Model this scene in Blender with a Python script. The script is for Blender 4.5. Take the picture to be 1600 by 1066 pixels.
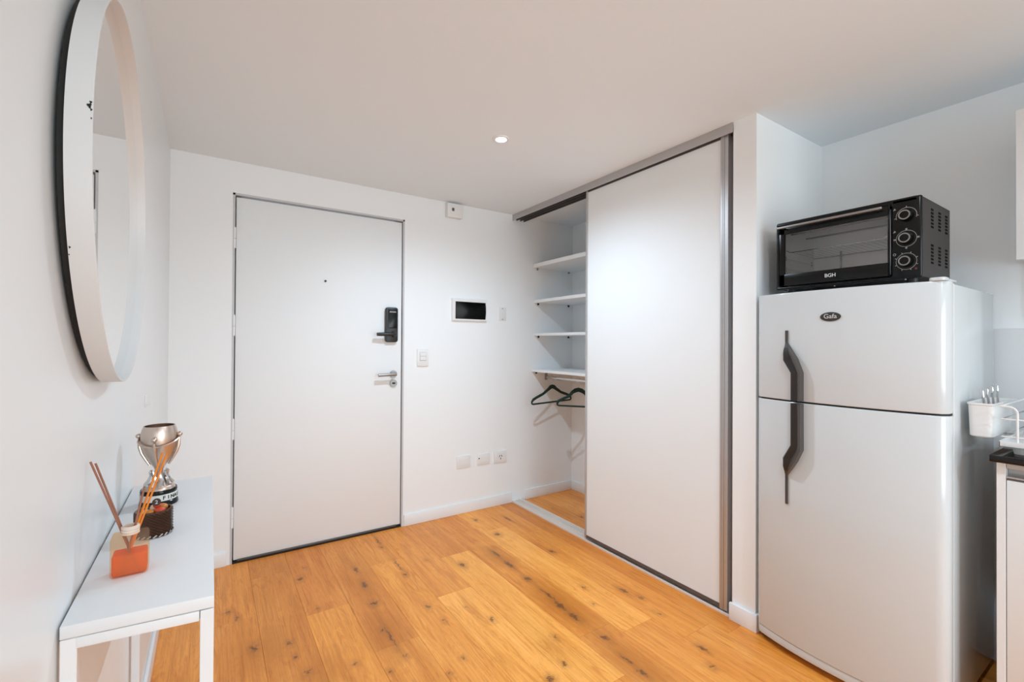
import bpy, bmesh, math, random
from mathutils import Vector, Matrix
random.seed(7)
PI = math.pi
for o in list(bpy.data.objects): bpy.data.objects.remove(o)
C = bpy.context.scene.collection
scn = bpy.context.scene

# ------------------------------------------------------------------ camera
H_CAM = 1.36
F = Vector((0.55169138, 0.83402309, 0.00648969)); R = Vector((0.83400581, -0.55172512, 0.00580513)); U = Vector((-0.00842214, -0.0022098, 0.99996209))
cd = bpy.data.cameras.new('camera'); cam = bpy.data.objects.new('camera', cd); C.objects.link(cam)
cd.sensor_fit = 'HORIZONTAL'; cd.sensor_width = 36; cd.lens = 712.894/1600*36; cd.clip_start = 0.02
cam.matrix_world = Matrix(((R.x, U.x, -F.x, 0), (R.y, U.y, -F.y, 0), (R.z, U.z, -F.z, H_CAM), (0, 0, 0, 1)))
scn.camera = cam

# room dimensions
XL, XR, YB, YF, HC = -0.2, 2.85, 3.28, -3.0, 2.475
XC, YP, YQ = 2.174, 1.174, 1.29

# ------------------------------------------------------------------ light, world, exposure
scn.view_settings.view_transform = 'Standard'; scn.view_settings.look = 'None'
scn.view_settings.gamma = 1; scn.view_settings.use_curve_mapping = False
scn.view_settings.exposure = 0.09
w = bpy.data.worlds.new('daylight'); scn.world = w; w.use_nodes = True
w.node_tree.nodes['Background'].inputs[0].default_value = (0.80, 0.90, 1.0, 1)
w.node_tree.nodes['Background'].inputs[1].default_value = 1.0
def area(name, loc, sx, sy, power, col, rot):
    l = bpy.data.lights.new(name, 'AREA'); l.shape = 'RECTANGLE'; l.size = sx; l.size_y = sy; l.energy = power; l.color = col
    o = bpy.data.objects.new(name, l); o.location = loc; o.rotation_euler = rot; C.objects.link(o); return o
# daylight entering through the window of the wall behind the camera
area('window_daylight', (1.325, YF-0.16, 1.35), 2.5, 2.1, 100, (0.82, 0.94, 1.0), (PI/2, 0, 0))
SPOT_W, SPOT_COL = 72, (0.745, 0.94, 1.11)
scn.cycles.max_bounces = 14; scn.cycles.diffuse_bounces = 8; scn.cycles.sample_clamp_indirect = 6

# ------------------------------------------------------------------ materials
def s2l(c): return tuple(((v/255)/12.92 if v/255 <= .04045 else ((v/255+.055)/1.055)**2.4) for v in c)
def mat(name, rgb, rough=.5, metal=0., bump=0., bscale=200., var=0.03, vscale=3., coat=0., lin=None, spec=.5):
    m = bpy.data.materials.new(name); m.use_nodes = True; nt = m.node_tree; n = nt.nodes; L = nt.links
    b = n['Principled BSDF']; c = lin or s2l(rgb)
    tc = n.new('ShaderNodeTexCoord'); ns = n.new('ShaderNodeTexNoise'); ns.inputs['Scale'].default_value = vscale; ns.inputs['Detail'].default_value = 4
    L.new(tc.outputs['Object'], ns.inputs['Vector'])
    mx = n.new('ShaderNodeMix'); mx.data_type = 'RGBA'
    mx.inputs[6].default_value = (*[v*(1-var) for v in c], 1); mx.inputs[7].default_value = (*[min(1, v*(1+var)) for v in c], 1)
    L.new(ns.outputs['Fac'], mx.inputs[0]); L.new(mx.outputs[2], b.inputs['Base Color'])
    b.inputs['Roughness'].default_value = rough; b.inputs['Metallic'].default_value = metal
    b.inputs['Coat Weight'].default_value = coat; b.inputs['Coat Roughness'].default_value = .05
    b.inputs['Specular IOR Level'].default_value = spec
    if bump:
        n2 = n.new('ShaderNodeTexNoise'); n2.inputs['Scale'].default_value = bscale; n2.inputs['Detail'].default_value = 3
        L.new(tc.outputs['Object'], n2.inputs['Vector'])
        bp = n.new('ShaderNodeBump'); bp.inputs['Strength'].default_value = bump; bp.inputs['Distance'].default_value = .001
        L.new(n2.outputs['Fac'], bp.inputs['Height']); L.new(bp.outputs['Normal'], b.inputs['Normal'])
    return m
def glassmat(name, tint, gloss=.10, rough=.03):
    m = bpy.data.materials.new(name); m.use_nodes = True; nt = m.node_tree; n = nt.nodes; L = nt.links
    n.remove(n['Principled BSDF']); out = n['Material Output']
    t = n.new('ShaderNodeBsdfTransparent'); t.inputs[0].default_value = (*tint, 1)
    g = n.new('ShaderNodeBsdfGlossy'); g.inputs['Roughness'].default_value = rough
    fr = n.new('ShaderNodeFresnel'); fr.inputs[0].default_value = 1.5
    ad = n.new('ShaderNodeMath'); ad.operation = 'ADD'; ad.inputs[1].default_value = gloss; L.new(fr.outputs[0], ad.inputs[0])
    mx = n.new('ShaderNodeMixShader'); L.new(ad.outputs[0], mx.inputs[0]); L.new(t.outputs[0], mx.inputs[1]); L.new(g.outputs[0], mx.inputs[2])
    L.new(mx.outputs[0], out.inputs[0]); return m
M = {}
M['wall'] = mat('wall_paint', 0, .55, bump=.15, bscale=160, var=.008, vscale=1.3, lin=(.85, .875, .885))
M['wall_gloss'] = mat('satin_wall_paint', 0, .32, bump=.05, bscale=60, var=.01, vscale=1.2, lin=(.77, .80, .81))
M['ceiling'] = mat('ceiling_paint', 0, .9, bump=.1, bscale=120, var=.008, vscale=1., lin=(.80, .868, .915))
M['white_lac'] = mat('white_lacquer', 0, .55, bump=.03, bscale=90, var=.008, lin=(.82, .845, .855))
M['base'] = mat('baseboard_paint', 0, .4, bump=.03, var=.01, lin=(.82, .84, .85))
M['panel'] = mat('sliding_door_panel', 0, .6, bump=.02, bscale=90, var=.01, lin=(.80, .825, .835))
M['melamine'] = mat('white_melamine', 0, .4, bump=.03, var=.01, lin=(.80, .825, .835))
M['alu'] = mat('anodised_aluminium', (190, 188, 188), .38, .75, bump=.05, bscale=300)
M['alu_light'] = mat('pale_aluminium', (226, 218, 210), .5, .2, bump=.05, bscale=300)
M['alu_dark'] = mat('dark_grey_steel', (105, 100, 98), .45, .6)  # one darker grey metal for track rails, drip strip, peephole and screws
M['steel'] = mat('brushed_steel', (158, 156, 154), .36, 1., bump=.1, bscale=300)
M['chrome'] = mat('chrome', (215, 213, 212), .12, 1.)
M['silver'] = mat('tarnished_silver', (208, 190, 177), .34, 1., bump=.15, bscale=60, var=.12, vscale=25)
M['jamb'] = mat('grey_painted_steel', (196, 197, 199), .45)
M['gap'] = mat('dark_seal', (28, 27, 26), .7)
M['black'] = mat('black_plastic', (30, 30, 31), .4, bump=.05, bscale=400)
M['slot'] = mat('slot_black', 0, .9, lin=(.003, .003, .003), spec=.1)
M['blackgloss'] = mat('black_gloss_enamel', (7, 7, 7), .22, spec=.3)
M['ovenside'] = mat('black_brown_sheet_metal', (60, 55, 53), .5, 0, bump=.1, bscale=500, spec=.3)
M['cavity'] = mat('galvanised_cavity', 0, .35, .1, lin=(.86, .86, .86))
M['white_pl'] = mat('white_plastic', 0, .35, bump=.02, var=.01, lin=(.80, .80, .79))
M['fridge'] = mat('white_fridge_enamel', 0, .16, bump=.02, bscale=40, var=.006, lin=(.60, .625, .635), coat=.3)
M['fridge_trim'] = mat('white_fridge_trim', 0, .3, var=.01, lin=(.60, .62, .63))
M['handle'] = mat('graphite_plastic', (74, 70, 68), .35, bump=.04, bscale=300)
M['handle_dark'] = mat('dark_grip_plastic', (36, 33, 31), .5)
M['badge'] = mat('dark_badge', (62, 57, 54), .3, .3)
M['print'] = mat('pale_print', (205, 203, 200), .5)
M['print_dim'] = mat('dim_print', (135, 132, 130), .5)
M['red'] = mat('red_lamp', (110, 35, 32), .4)
M['table'] = mat('white_laminate', 0, .42, bump=.04, bscale=120, var=.012, lin=(.76, .765, .77))
M['table_fr'] = mat('white_powder_coat', 0, .4, bump=.05, bscale=300, var=.01, lin=(.78, .785, .79))
M['granite'] = mat('black_granite', (10, 10, 11), .12, var=.5, vscale=300)
M['mirror'] = mat('mirror_silvering', 0, .01, 1., var=0, lin=(.93, .935, .935))
M['green'] = mat('dark_green_velvet', (24, 52, 46), .85, bump=.3, bscale=900, var=.2, vscale=60)
M['rack'] = mat('white_coated_wire', 0, .35, var=.01, lin=(.78, .78, .77))
M['reed'] = mat('brown_reed', (152, 98, 76), .7, bump=.2, bscale=400, var=.15, vscale=40)
M['reed_o'] = mat('orange_reed', (222, 128, 34), .7, bump=.2, bscale=400, var=.15, vscale=40)
M['cap'] = mat('white_ribbed_collar', (222, 205, 190), .45)
M['cardw'] = mat('white_band', (222, 218, 212), .5)
M['glass'] = glassmat('clear_glass', (.96, .97, .97), .0)
M['ovenglass'] = glassmat('oven_glass', (1., 1., 1.), -.035, .02)
M['smoke'] = glassmat('smoked_window', (.12, .12, .12), .03, .1)
M['splash'] = mat('glossy_splashback', 0, .12, var=.01, lin=(.74, .745, .75))
M['trinket_a'] = mat('cream_trinket', (225, 190, 160), .5, var=.1)
M['trinket_b'] = mat('red_trinket', (196, 70, 40), .4)
M['trinket_c'] = mat('amber_trinket', (190, 120, 50), .35)
M['trinket_d'] = mat('dark_trinket', (50, 32, 26), .4)
def tint_glass(name, col, rough, alpha):
    m = bpy.data.materials.new(name); m.use_nodes = True; nt = m.node_tree; n = nt.nodes; L = nt.links
    b = n['Principled BSDF']; out = n['Material Output']
    tc = n.new('ShaderNodeTexCoord'); ns = n.new('ShaderNodeTexNoise'); ns.inputs['Scale'].default_value = 30; L.new(tc.outputs['Object'], ns.inputs['Vector'])
    mx = n.new('ShaderNodeMix'); mx.data_type = 'RGBA'; mx.inputs[6].default_value = (*[v*.9 for v in col], 1); mx.inputs[7].default_value = (*col, 1)
    L.new(ns.outputs['Fac'], mx.inputs[0]); L.new(mx.outputs[2], b.inputs['Base Color']); b.inputs['Roughness'].default_value = rough
    t = n.new('ShaderNodeBsdfTransparent'); t.inputs[0].default_value = (*col, 1)
    ms = n.new('ShaderNodeMixShader'); ms.inputs[0].default_value = alpha
    L.new(t.outputs[0], ms.inputs[1]); L.new(b.outputs[0], ms.inputs[2]); L.new(ms.outputs[0], out.inputs[0]); return m
M['frost'] = tint_glass('frosted_bottle_glass', (1., .83, .66), .3, .07)
M['liquid'] = tint_glass('orange_fragrance_oil', (.95, .24, .0005), .45, .45)
M['brownglass'] = tint_glass('brown_cut_glass', (.10, .05, .032), .06, .80)

# oak floor ---------------------------------------------------------
KNOTS = [  # x, y, half width, half length, strength : the dark knots and cracks of the boards
(.443,2.865,.020,.024,.9),(.739,2.798,.014,.05,.8),(.734,2.60,.018,.045,.85),(.724,2.39,.022,.022,1.),(.971,3.13,.006,.09,.8),(.965,3.02,.012,.02,.7),
(.971,2.72,.006,.11,.85),(.967,2.588,.013,.02,.8),(.088,2.707,.020,.014,.7),(.487,2.989,.008,.008,.8),(.471,2.493,.008,.008,.8),(.172,2.325,.018,.025,1.),
(.31,2.282,.016,.014,.8),(.318,2.171,.010,.009,.8),(.349,2.032,.024,.014,.6),(.524,1.983,.014,.010,.55),(.690,2.142,.012,.014,.85),(.708,2.08,.006,.10,.9),(.634,1.86,.008,.007,.85),
(1.144,2.685,.014,.010,.5),(1.303,2.511,.020,.028,.95),(1.719,3.09,.018,.025,.8),(1.722,2.779,.022,.026,.9),(1.555,2.53,.012,.07,.85),(1.548,2.36,.018,.06,.85),(1.545,2.154,.022,.028,1.),
(1.541,1.96,.010,.08,.85),(1.530,1.84,.018,.07,1.),(1.527,1.735,.020,.05,1.),(1.882,2.358,.022,.024,.85),(1.171,1.933,.016,.012,.7),(.948,2.205,.012,.02,.7),(.969,2.054,.010,.009,.8),
(1.939,2.98,.012,.06,.75),(1.918,1.766,.014,.040,.85),(1.942,1.668,.018,.020,.6),(1.754,1.912,.013,.012,.7),(1.347,1.658,.013,.012,.75),(1.536,1.53,.018,.028,.95),(1.685,1.758,.013,.010,.6),
(1.51,1.376,.008,.05,.9),(1.506,1.28,.014,.03,.95),(1.852,1.24,.016,.022,.85),(1.782,1.145,.020,.013,.8),(1.269,1.499,.016,.012,.7),(1.164,1.459,.026,.014,.9),(1.905,1.524,.010,.02,.5),
(.721,1.914,.012,.009,.5),(.835,1.711,.010,.007,.9),(1.112,2.091,.010,.008,.5),(.925,1.768,.014,.012,.6),(.02,1.72,.02,.012,.7),(2.45,2.7,.014,.012,.8),(.12,2.62,.014,.03,.5)]
DARK = [  # broad darker heartwood zones of single boards
(.735,2.62,.06,.30,.45),(.70,2.12,.075,.17,.75),(.39,3.05,.06,.12,.35),(.20,2.30,.11,.16,.5),(1.545,1.85,.085,.28,.8),(1.545,2.48,.07,.16,.6),(.42,2.0,.10,.14,.45),(1.52,1.35,.08,.18,.7),(1.30,1.62,.07,.12,.35)]
def floor_mat():
    m = bpy.data.materials.new('oak_planks'); m.use_nodes = True; nt = m.node_tree; n = nt.nodes; L = nt.links
    b = n['Principled BSDF']; b.inputs['Roughness'].default_value = .34
    def math_(op, a, b_=None, c=None):
        x = n.new('ShaderNodeMath'); x.operation = op
        for i, v in enumerate((a, b_, c)):
            if v is None: continue
            if isinstance(v, (int, float)): x.inputs[i].default_value = v
            else: L.new(v, x.inputs[i])
        return x.outputs[0]
    def vmath(op, a, b_=None):
        x = n.new('ShaderNodeVectorMath'); x.operation = op
        for i, v in enumerate((a, b_)):
            if v is None: continue
            if isinstance(v, tuple): x.inputs[i].default_value = v
            else: L.new(v, x.inputs[i])
        return x.outputs[1 if op == 'LENGTH' else 0]
    geo = n.new('ShaderNodeNewGeometry').outputs['Position']
    oi = n.new('ShaderNodeObjectInfo')
    cmb = n.new('ShaderNodeCombineXYZ'); r10 = math_('MULTIPLY', oi.outputs['Random'], 37.); L.new(r10, cmb.inputs[0]); L.new(r10, cmb.inputs[1]); L.new(r10, cmb.inputs[2])
    pos = vmath('ADD', geo, cmb.outputs[0])
    def noise(vec, scale, detail=4, rough=.55, dist=0.):
        x = n.new('ShaderNodeTexNoise'); L.new(vec, x.inputs['Vector']); x.inputs['Scale'].default_value = scale; x.inputs['Detail'].default_value = detail
        x.inputs['Roughness'].default_value = rough; x.inputs['Distortion'].default_value = dist; return x.outputs['Fac']
    fine = noise(vmath('MULTIPLY', pos, (55., .8, 1.)), 3., 6, .6)
    mid = noise(vmath('MULTIPLY', pos, (14., 1.1, 1.)), 1.6, 5, .6, .8)
    big = noise(vmath('MULTIPLY', pos, (4., 1.0, 1.)), 1.2, 3, .5, .6)
    # knots : distorted ellipses
    wob = n.new('ShaderNodeTexNoise'); L.new(geo, wob.inputs['Vector']); wob.inputs['Scale'].default_value = 42.; wob.inputs['Detail'].default_value = 4
    wv = vmath('MULTIPLY', vmath('SUBTRACT', wob.outputs['Color'], (.5, .5, .5)), (.034, .075, 0.))
    kp = vmath('MULTIPLY', vmath('ADD', geo, wv), (1., 1., 0.))
    wob2 = n.new('ShaderNodeTexNoise'); L.new(geo, wob2.inputs['Vector']); wob2.inputs['Scale'].default_value = 9.; wob2.inputs['Detail'].default_value = 3
    dp = vmath('MULTIPLY', vmath('ADD', geo, vmath('MULTIPLY', vmath('SUBTRACT', wob2.outputs['Color'], (.5, .5, .5)), (.06, .3, 0.))), (1., 1., 0.))
    def blobs(lst, p, grow):
        acc = None
        for (x, y, a, c, s) in lst:
            d = vmath('LENGTH', vmath('MULTIPLY', vmath('SUBTRACT', p, (x, y, 0.)), (1/(a*grow), 1/(c*grow), 0.)))
            k = math_('MULTIPLY', math_('MAXIMUM', math_('SUBTRACT', 1., d), 0.), s)
            acc = k if acc is None else math_('MAXIMUM', acc, k)
        return acc
    km = blobs(KNOTS, kp, .95)
    halo = blobs([(x, y, a*1.5+.010, c*1.8+.03, s) for x, y, a, c, s in KNOTS], kp, 1.)
    dk = blobs(DARK, dp, 1.5)
    wobf = noise(vmath('MULTIPLY', geo, (1.4, .8, 1.)), 95., 3, .6)
    def ramp(fac, pts):
        x = n.new('ShaderNodeValToRGB'); cr = x.color_ramp
        while len(cr.elements) < len(pts): cr.elements.new(.5)
        for e, (p, c) in zip(cr.elements, pts): e.position = p; e.color = (*c, 1)
        L.new(fac, x.inputs[0]); return x.outputs[0]
    def mix(f, a, b_, t='MIX'):
        x = n.new('ShaderNodeMix'); x.data_type = 'RGBA'; x.blend_type = t
        for s, v in ((0, f), (6, a), (7, b_)):
            if isinstance(v, float): x.inputs[s].default_value = v
            elif isinstance(v, tuple): x.inputs[s].default_value = (*v, 1)
            else: L.new(v, x.inputs[s])
        return x.outputs[2]
    g = math_('ADD', math_('MULTIPLY', mid, .55), math_('MULTIPLY', big, .45))
    col = ramp(g, [(.30, (.66, .22, .025)), (.46, (.82, .305, .048)), (.60, (.90, .37, .072)), (.75, (.93, .43, .11))])
    col = mix(1., col, ramp(fine, [(.28, (.78, .71, .62)), (.47, (.95, .94, .92)), (.56, (1., 1., 1.)), (.8, (1.05, 1.08, 1.12))]), 'MULTIPLY')
    cath = noise(vmath('MULTIPLY', pos, (11., 1.3, 1.)), 2.2, 6, .62, 1.6)
    col = mix(1., col, ramp(cath, [(.36, (.84, .74, .60)), (.47, (1., 1., 1.)), (.53, (1., .99, .97)), (.58, (.90, .84, .74)), (.62, (1., 1., 1.))]), 'MULTIPLY')
    col = mix(1., col, oi.outputs['Color'], 'MULTIPLY')
    col = mix(math_('MINIMUM', math_('MULTIPLY', dk, 1.3), .75), col, (.50, .155, .010))
    col = mix(math_('MINIMUM', math_('MULTIPLY', halo, .75), .42), col, (.36, .12, .02))
    kn = math_('MULTIPLY', km, math_('SUBTRACT', math_('MULTIPLY', wobf, 3.4), .95))
    col = mix(math_('MINIMUM', math_('MULTIPLY', kn, 2.1), .86), col, (.13, .045, .010))
    L.new(col, b.inputs['Base Color'])
    L.new(math_('ADD', .30, math_('MULTIPLY', fine, .14)), b.inputs['Roughness'])
    bp = n.new('ShaderNodeBump'); bp.inputs['Strength'].default_value = .12; bp.inputs['Distance'].default_value = .001
    L.new(math_('SUBTRACT', fine, km), bp.inputs['Height']); L.new(bp.outputs['Normal'], b.inputs['Normal'])
    return m
M['oak'] = floor_mat()

# ------------------------------------------------------------------ mesh helpers
def box(bm, x0, x1, y0, y1, z0, z1, bev=0., seg=2, mtx=None):
    t = bmesh.new(); bmesh.ops.create_cube(t, size=1)
    bmesh.ops.scale(t, vec=(abs(x1-x0), abs(y1-y0), abs(z1-z0)), verts=t.verts)
    bmesh.ops.translate(t, vec=((x0+x1)/2, (y0+y1)/2, (z0+z1)/2), verts=t.verts)
    if bev: bmesh.ops.bevel(t, geom=list(t.edges), offset=bev, segments=seg, profile=.5, affect='EDGES')
    if mtx: bmesh.ops.transform(t, matrix=mtx, verts=t.verts)
    merge(bm, t); return bm
def merge(bm, t):
    me = bpy.data.meshes.new('tmp'); t.to_mesh(me); t.free(); bm.from_mesh(me); bpy.data.meshes.remove(me)
def frame_of(d):
    d = Vector(d).normalized(); a = Vector((0, 0, 1)) if abs(d.z) < .9 else Vector((1, 0, 0))
    x = d.cross(a).normalized(); return x, d.cross(x).normalized()
def cyl(bm, p0, p1, r0, r1=None, seg=20, cap=True):
    p0, p1 = Vector(p0), Vector(p1); r1 = r0 if r1 is None else r1; x, y = frame_of(p1-p0)
    A = [bm.verts.new(p0+(x*math.cos(a)+y*math.sin(a))*r0) for a in [2*PI*i/seg for i in range(seg)]]
    B = [bm.verts.new(p1+(x*math.cos(a)+y*math.sin(a))*r1) for a in [2*PI*i/seg for i in range(seg)]]
    for i in range(seg): bm.faces.new((A[i], A[(i+1) % seg], B[(i+1) % seg], B[i]))
    if cap: bm.faces.new(A[::-1]); bm.faces.new(B)
    return bm
def tube(bm, pts, r, seg=10, closed=False, ry=None):
    pts = [Vector(p) for p in pts]; n = len(pts); rings = []; prev = None
    for i, p in enumerate(pts):
        if closed: d = (pts[(i+1) % n]-pts[i-1])
        else: d = pts[min(i+1, n-1)]-pts[max(i-1, 0)]
        d.normalize()
        if prev is None: x, y = frame_of(d)
        else:
            x = (prev-d*prev.dot(d)).normalized(); y = d.cross(x)
        prev = x; rr = r[i] if isinstance(r, (list, tuple)) else r
        rings.append([bm.verts.new(p+x*math.cos(a)*rr+y*math.sin(a)*(ry or rr)) for a in [2*PI*k/seg for k in range(seg)]])
    for i in range(n if closed else n-1):
        a, b = rings[i], rings[(i+1) % n]
        for k in range(seg): bm.faces.new((a[k], a[(k+1) % seg], b[(k+1) % seg], b[k]))
    if not closed: bm.faces.new(rings[0][::-1]); bm.faces.new(rings[-1])
    return bm
def lathe(bm, prof, c=(0, 0, 0), seg=40):
    c = Vector(c); rings = []
    for r, z in prof:
        rings.append([bm.verts.new(c+Vector((r*math.cos(a), r*math.sin(a), z))) for a in [2*PI*k/seg for k in range(seg)]] if r > 1e-6 else [bm.verts.new(c+Vector((0, 0, z)))])
    for a, b in zip(rings, rings[1:]):
        for k in range(seg):
            if len(a) == 1 and len(b) == 1: continue
            if len(a) == 1: bm.faces.new((a[0], b[(k+1) % seg], b[k]))
            elif len(b) == 1: bm.faces.new((a[k], a[(k+1) % seg], b[0]))
            else: bm.faces.new((a[k], a[(k+1) % seg], b[(k+1) % seg], b[k]))
    return bm
def prism(bm, pts, d, bev=0.):
    """pts: 3D polygon, d: extrusion vector"""
    t = bmesh.new(); A = [t.verts.new(p) for p in pts]; B = [t.verts.new(Vector(p)+Vector(d)) for p in pts]; n = len(pts)
    t.faces.new(A[::-1]); t.faces.new(B)
    for i in range(n): t.faces.new((A[i], A[(i+1) % n], B[(i+1) % n], B[i]))
    bmesh.ops.recalc_face_normals(t, faces=t.faces)
    if bev: bmesh.ops.bevel(t, geom=list(t.edges), offset=bev, segments=2, profile=.5, affect='EDGES')
    merge(bm, t); return bm
def rounded(w, h, r, n=6):
    o = []
    for cx, cy, a0 in ((w/2-r, h/2-r, 0), (-w/2+r, h/2-r, PI/2), (-w/2+r, -h/2+r, PI), (w/2-r, -h/2+r, 3*PI/2)):
        for i in range(n+1): a = a0+PI/2*i/n; o.append((cx+r*math.cos(a), cy+r*math.sin(a)))
    return o
NB = bmesh.new
def origin_of(o):
    v = Vector((0, 0, 0))
    while o: v += o.location; o = o.parent
    return v
def obj(name, bm, m, parent=None, smooth=True, loc=None, flat=False):
    """bm in world coordinates; origin moved to parent / to own base"""
    bmesh.ops.recalc_face_normals(bm, faces=bm.faces)
    if parent: off = origin_of(parent)
    elif loc is not None: off = Vector(loc)
    else:
        xs = [v.co for v in bm.verts]; off = Vector(((min(v.x for v in xs)+max(v.x for v in xs))/2, (min(v.y for v in xs)+max(v.y for v in xs))/2, min(v.z for v in xs)))
    bmesh.ops.translate(bm, vec=-off, verts=bm.verts)
    me = bpy.data.meshes.new(name); bm.to_mesh(me); bm.free(); me.materials.append(m)
    if smooth and not flat:
        me.shade_smooth()
        try: me.set_sharp_from_angle(angle=math.radians(35))
        except Exception: pass
    o = bpy.data.objects.new(name, me); C.objects.link(o)
    if parent: o.parent = parent
    else: o.location = off
    return o
def thing(name, label, cat, loc, group=None):
    o = bpy.data.objects.new(name, None); o.empty_display_size = .05; C.objects.link(o); o.location = loc
    o['label'] = label; o['category'] = cat
    if group: o['group'] = group
    return o
def tag(o, label, cat, group=None):
    o['label'] = label; o['category'] = cat
    if group: o['group'] = group
    return o
def struct(name, bm, m, parent=None, label=None, cat=None, **k):
    o = obj(name, bm, m, parent, **k)
    if not parent: o['kind'] = 'structure'
    if label: o['label'] = label
    if cat and not parent: o['category'] = cat
    return o
def text_mesh(name, s, size, origin, xdir, ydir, m, parent, extrude=.0004, bold=0.):
    cu = bpy.data.curves.new(name, 'FONT'); cu.body = s; cu.size = size; cu.align_x = 'CENTER'; cu.align_y = 'CENTER'; cu.extrude = extrude; cu.offset = bold
    o = bpy.data.objects.new(name, cu); C.objects.link(o)
    dg = bpy.context.evaluated_depsgraph_get(); me = bpy.data.meshes.new_from_object(o.evaluated_get(dg)); bpy.data.objects.remove(o); bpy.data.curves.remove(cu)
    x = Vector(xdir).normalized(); y = Vector(ydir).normalized(); z = x.cross(y)
    bm = NB(); bm.from_mesh(me); bpy.data.meshes.remove(me)
    bmesh.ops.transform(bm, matrix=Matrix(((x.x, y.x, z.x, origin[0]), (x.y, y.y, z.y, origin[1]), (x.z, y.z, z.z, origin[2]), (0, 0, 0, 1))), verts=bm.verts)
    return obj(name, bm, m, parent, flat=True)

# ------------------------------------------------------------------ room shell
fl = struct('floor', box(NB(), XL-.1, XR+.1, YF-.1, YB+.1, -.12, -.0125), M['gap'], label='oak plank floor')
PW, PLEN = .205, 1.353
phase = {0: 3.01, 1: 2.46, 2: 2.01, 3: 2.80, 4: 2.262, 5: 2.665, 6: 2.95, 7: 1.512, 8: 1.33, 9: 2.59, 10: 2.2, 11: 2.75, 12: 2.1, 13: 2.4, -1: 2.6, -2: 2.2}
# tones of the boards, keyed by (row, nth board from the door wall)
tone = {(0, 0): (.88, .84, .80), (0, 1): (.90, .86, .8), (1, 0): (.92, .86, .82), (1, 1): (1.05, 1.08, 1.10), (2, 0): (.92, .88, .86), (2, 1): (.98, .97, .92), (3, 0): (.98, .97, .96), (3, 1): (1.04, 1.06, 1.06),
        (4, 0): (1.0, .98, .95), (4, 1): (1.14, 1.26, 1.45), (5, 0): (.95, .91, .88), (5, 1): (1.09, 1.17, 1.24), (6, 0): (1.0, .95, .88), (6, 1): (.97, .94, .85), (7, 0): (1.08, 1.12, 1.08), (7, 1): (1.12, 1.22, 1.36),
        (8, 0): (1.0, .98, .9), (8, 1): (1.0, 1.0, .95), (9, 0): (.90, .84, .72), (9, 1): (.92, .86, .74), (10, 1): (1.04, 1.08, 1.04)}
for row in range(-2, 14):
    x0 = .205+PW*row; x1 = x0+PW; x0c = max(x0, XL); x1c = min(x1, XR)
    if x1c-x0c < .01: continue
    ph = phase[row]; cuts = [ph+PLEN*k for k in range(-6, 3)]; cuts = sorted([c for c in cuts if YF < c < YB]+[YF, YB], reverse=True)
    for i in range(len(cuts)-1):
        a, b_ = cuts[i+1], cuts[i]
        p = obj('plank', box(NB(), x0c+.0003, x1c-.0003, a+.0003, b_-.0003, -.012, 0, .0007, 1), M['oak'], fl, flat=True)
        t = tone.get((row, i))
        if not t: v = random.uniform(-.09, .09); t = (1+v*.8, 1+v*1.2, 1+v*1.6)
        p.color = (*[v**1.5 for v in t], 1)
ce = NB(); box(ce, XL-.1, XR+.1, YF-.1, YB+.1, HC, HC+.1); struct('ceiling', ce, M['ceiling'])
struct('wall_left', box(NB(), XL-.1, XL, YF, YB, 0, HC), M['wall_gloss'])
struct('wall_right', box(NB(), XR, XR+.1, YF, YB, 0, HC), M['wall'])
# door wall with its opening
DX0, DX1, DZ = .110, 1.2046, 2.281
b = NB(); box(b, XL-.1, DX0, YB, YB+.15, 0, HC); box(b, DX1, XR+.1, YB, YB+.15, 0, HC); box(b, DX0, DX1, YB, YB+.15, DZ, HC)
struct('wall_back', b, M['wall'])
# wall behind the camera with the window
WX0, WX1, WZ0, WZ1 = .1, 2.55, .30, 2.38
b = NB(); box(b, XL-.1, WX0, YF-.12, YF, 0, HC); box(b, WX1, XR+.1, YF-.12, YF, 0, HC); box(b, WX0, WX1, YF-.12, YF, 0, WZ0); box(b, WX0, WX1, YF-.12, YF, WZ1, HC)
struct('wall_front', b, M['wall'])
b = NB()
for xa, xb in ((WX0, WX0+.05), (1.30, 1.35), (WX1-.05, WX1)): box(b, xa, xb, YF-.08, YF-.03, WZ0, WZ1, .003)
for za, zb in ((WZ0, WZ0+.05), (WZ1-.05, WZ1)): box(b, WX0, WX1, YF-.08, YF-.03, za, zb, .003)
wf = struct('window_1', b, M['alu'])
obj('pane', box(NB(), WX0+.05, 1.30, YF-.058, YF-.052, WZ0+.05, WZ1-.05), M['glass'], wf)
obj('pane', box(NB(), 1.35, WX1-.05, YF-.058, YF-.052, WZ0+.05, WZ1-.05), M['glass'], wf)
# partition between closet and fridge niche
struct('wall_partition', box(NB(), XC, XR, YP, YQ, 0, HC), M['wall'])
# baseboards
def bb(name, x0, x1, y0, y1):
    b = NB(); box(b, x0, x1, y0, y1, 0, .085, .003, 2); return struct(name, b, M['base'])
T = .013
bb('baseboard_left', XL, XL+T, YF, YB)
bb('baseboard_back_1', XL+T, DX0-.018, YB-T, YB)
bb('baseboard_back_2', DX1+.006, XC-.003, YB-T, YB)
bb('baseboard_closet_1', 2.315, XR-T, YB-T, YB)
bb('baseboard_closet_2', XR-T, XR, YQ+.001, YB)
bb('baseboard_partition_1', XC-T-.004, XC, YP-.012, YQ+.008)
bb('baseboard_partition_2', XC, XR, YP-.012, YP)
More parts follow.
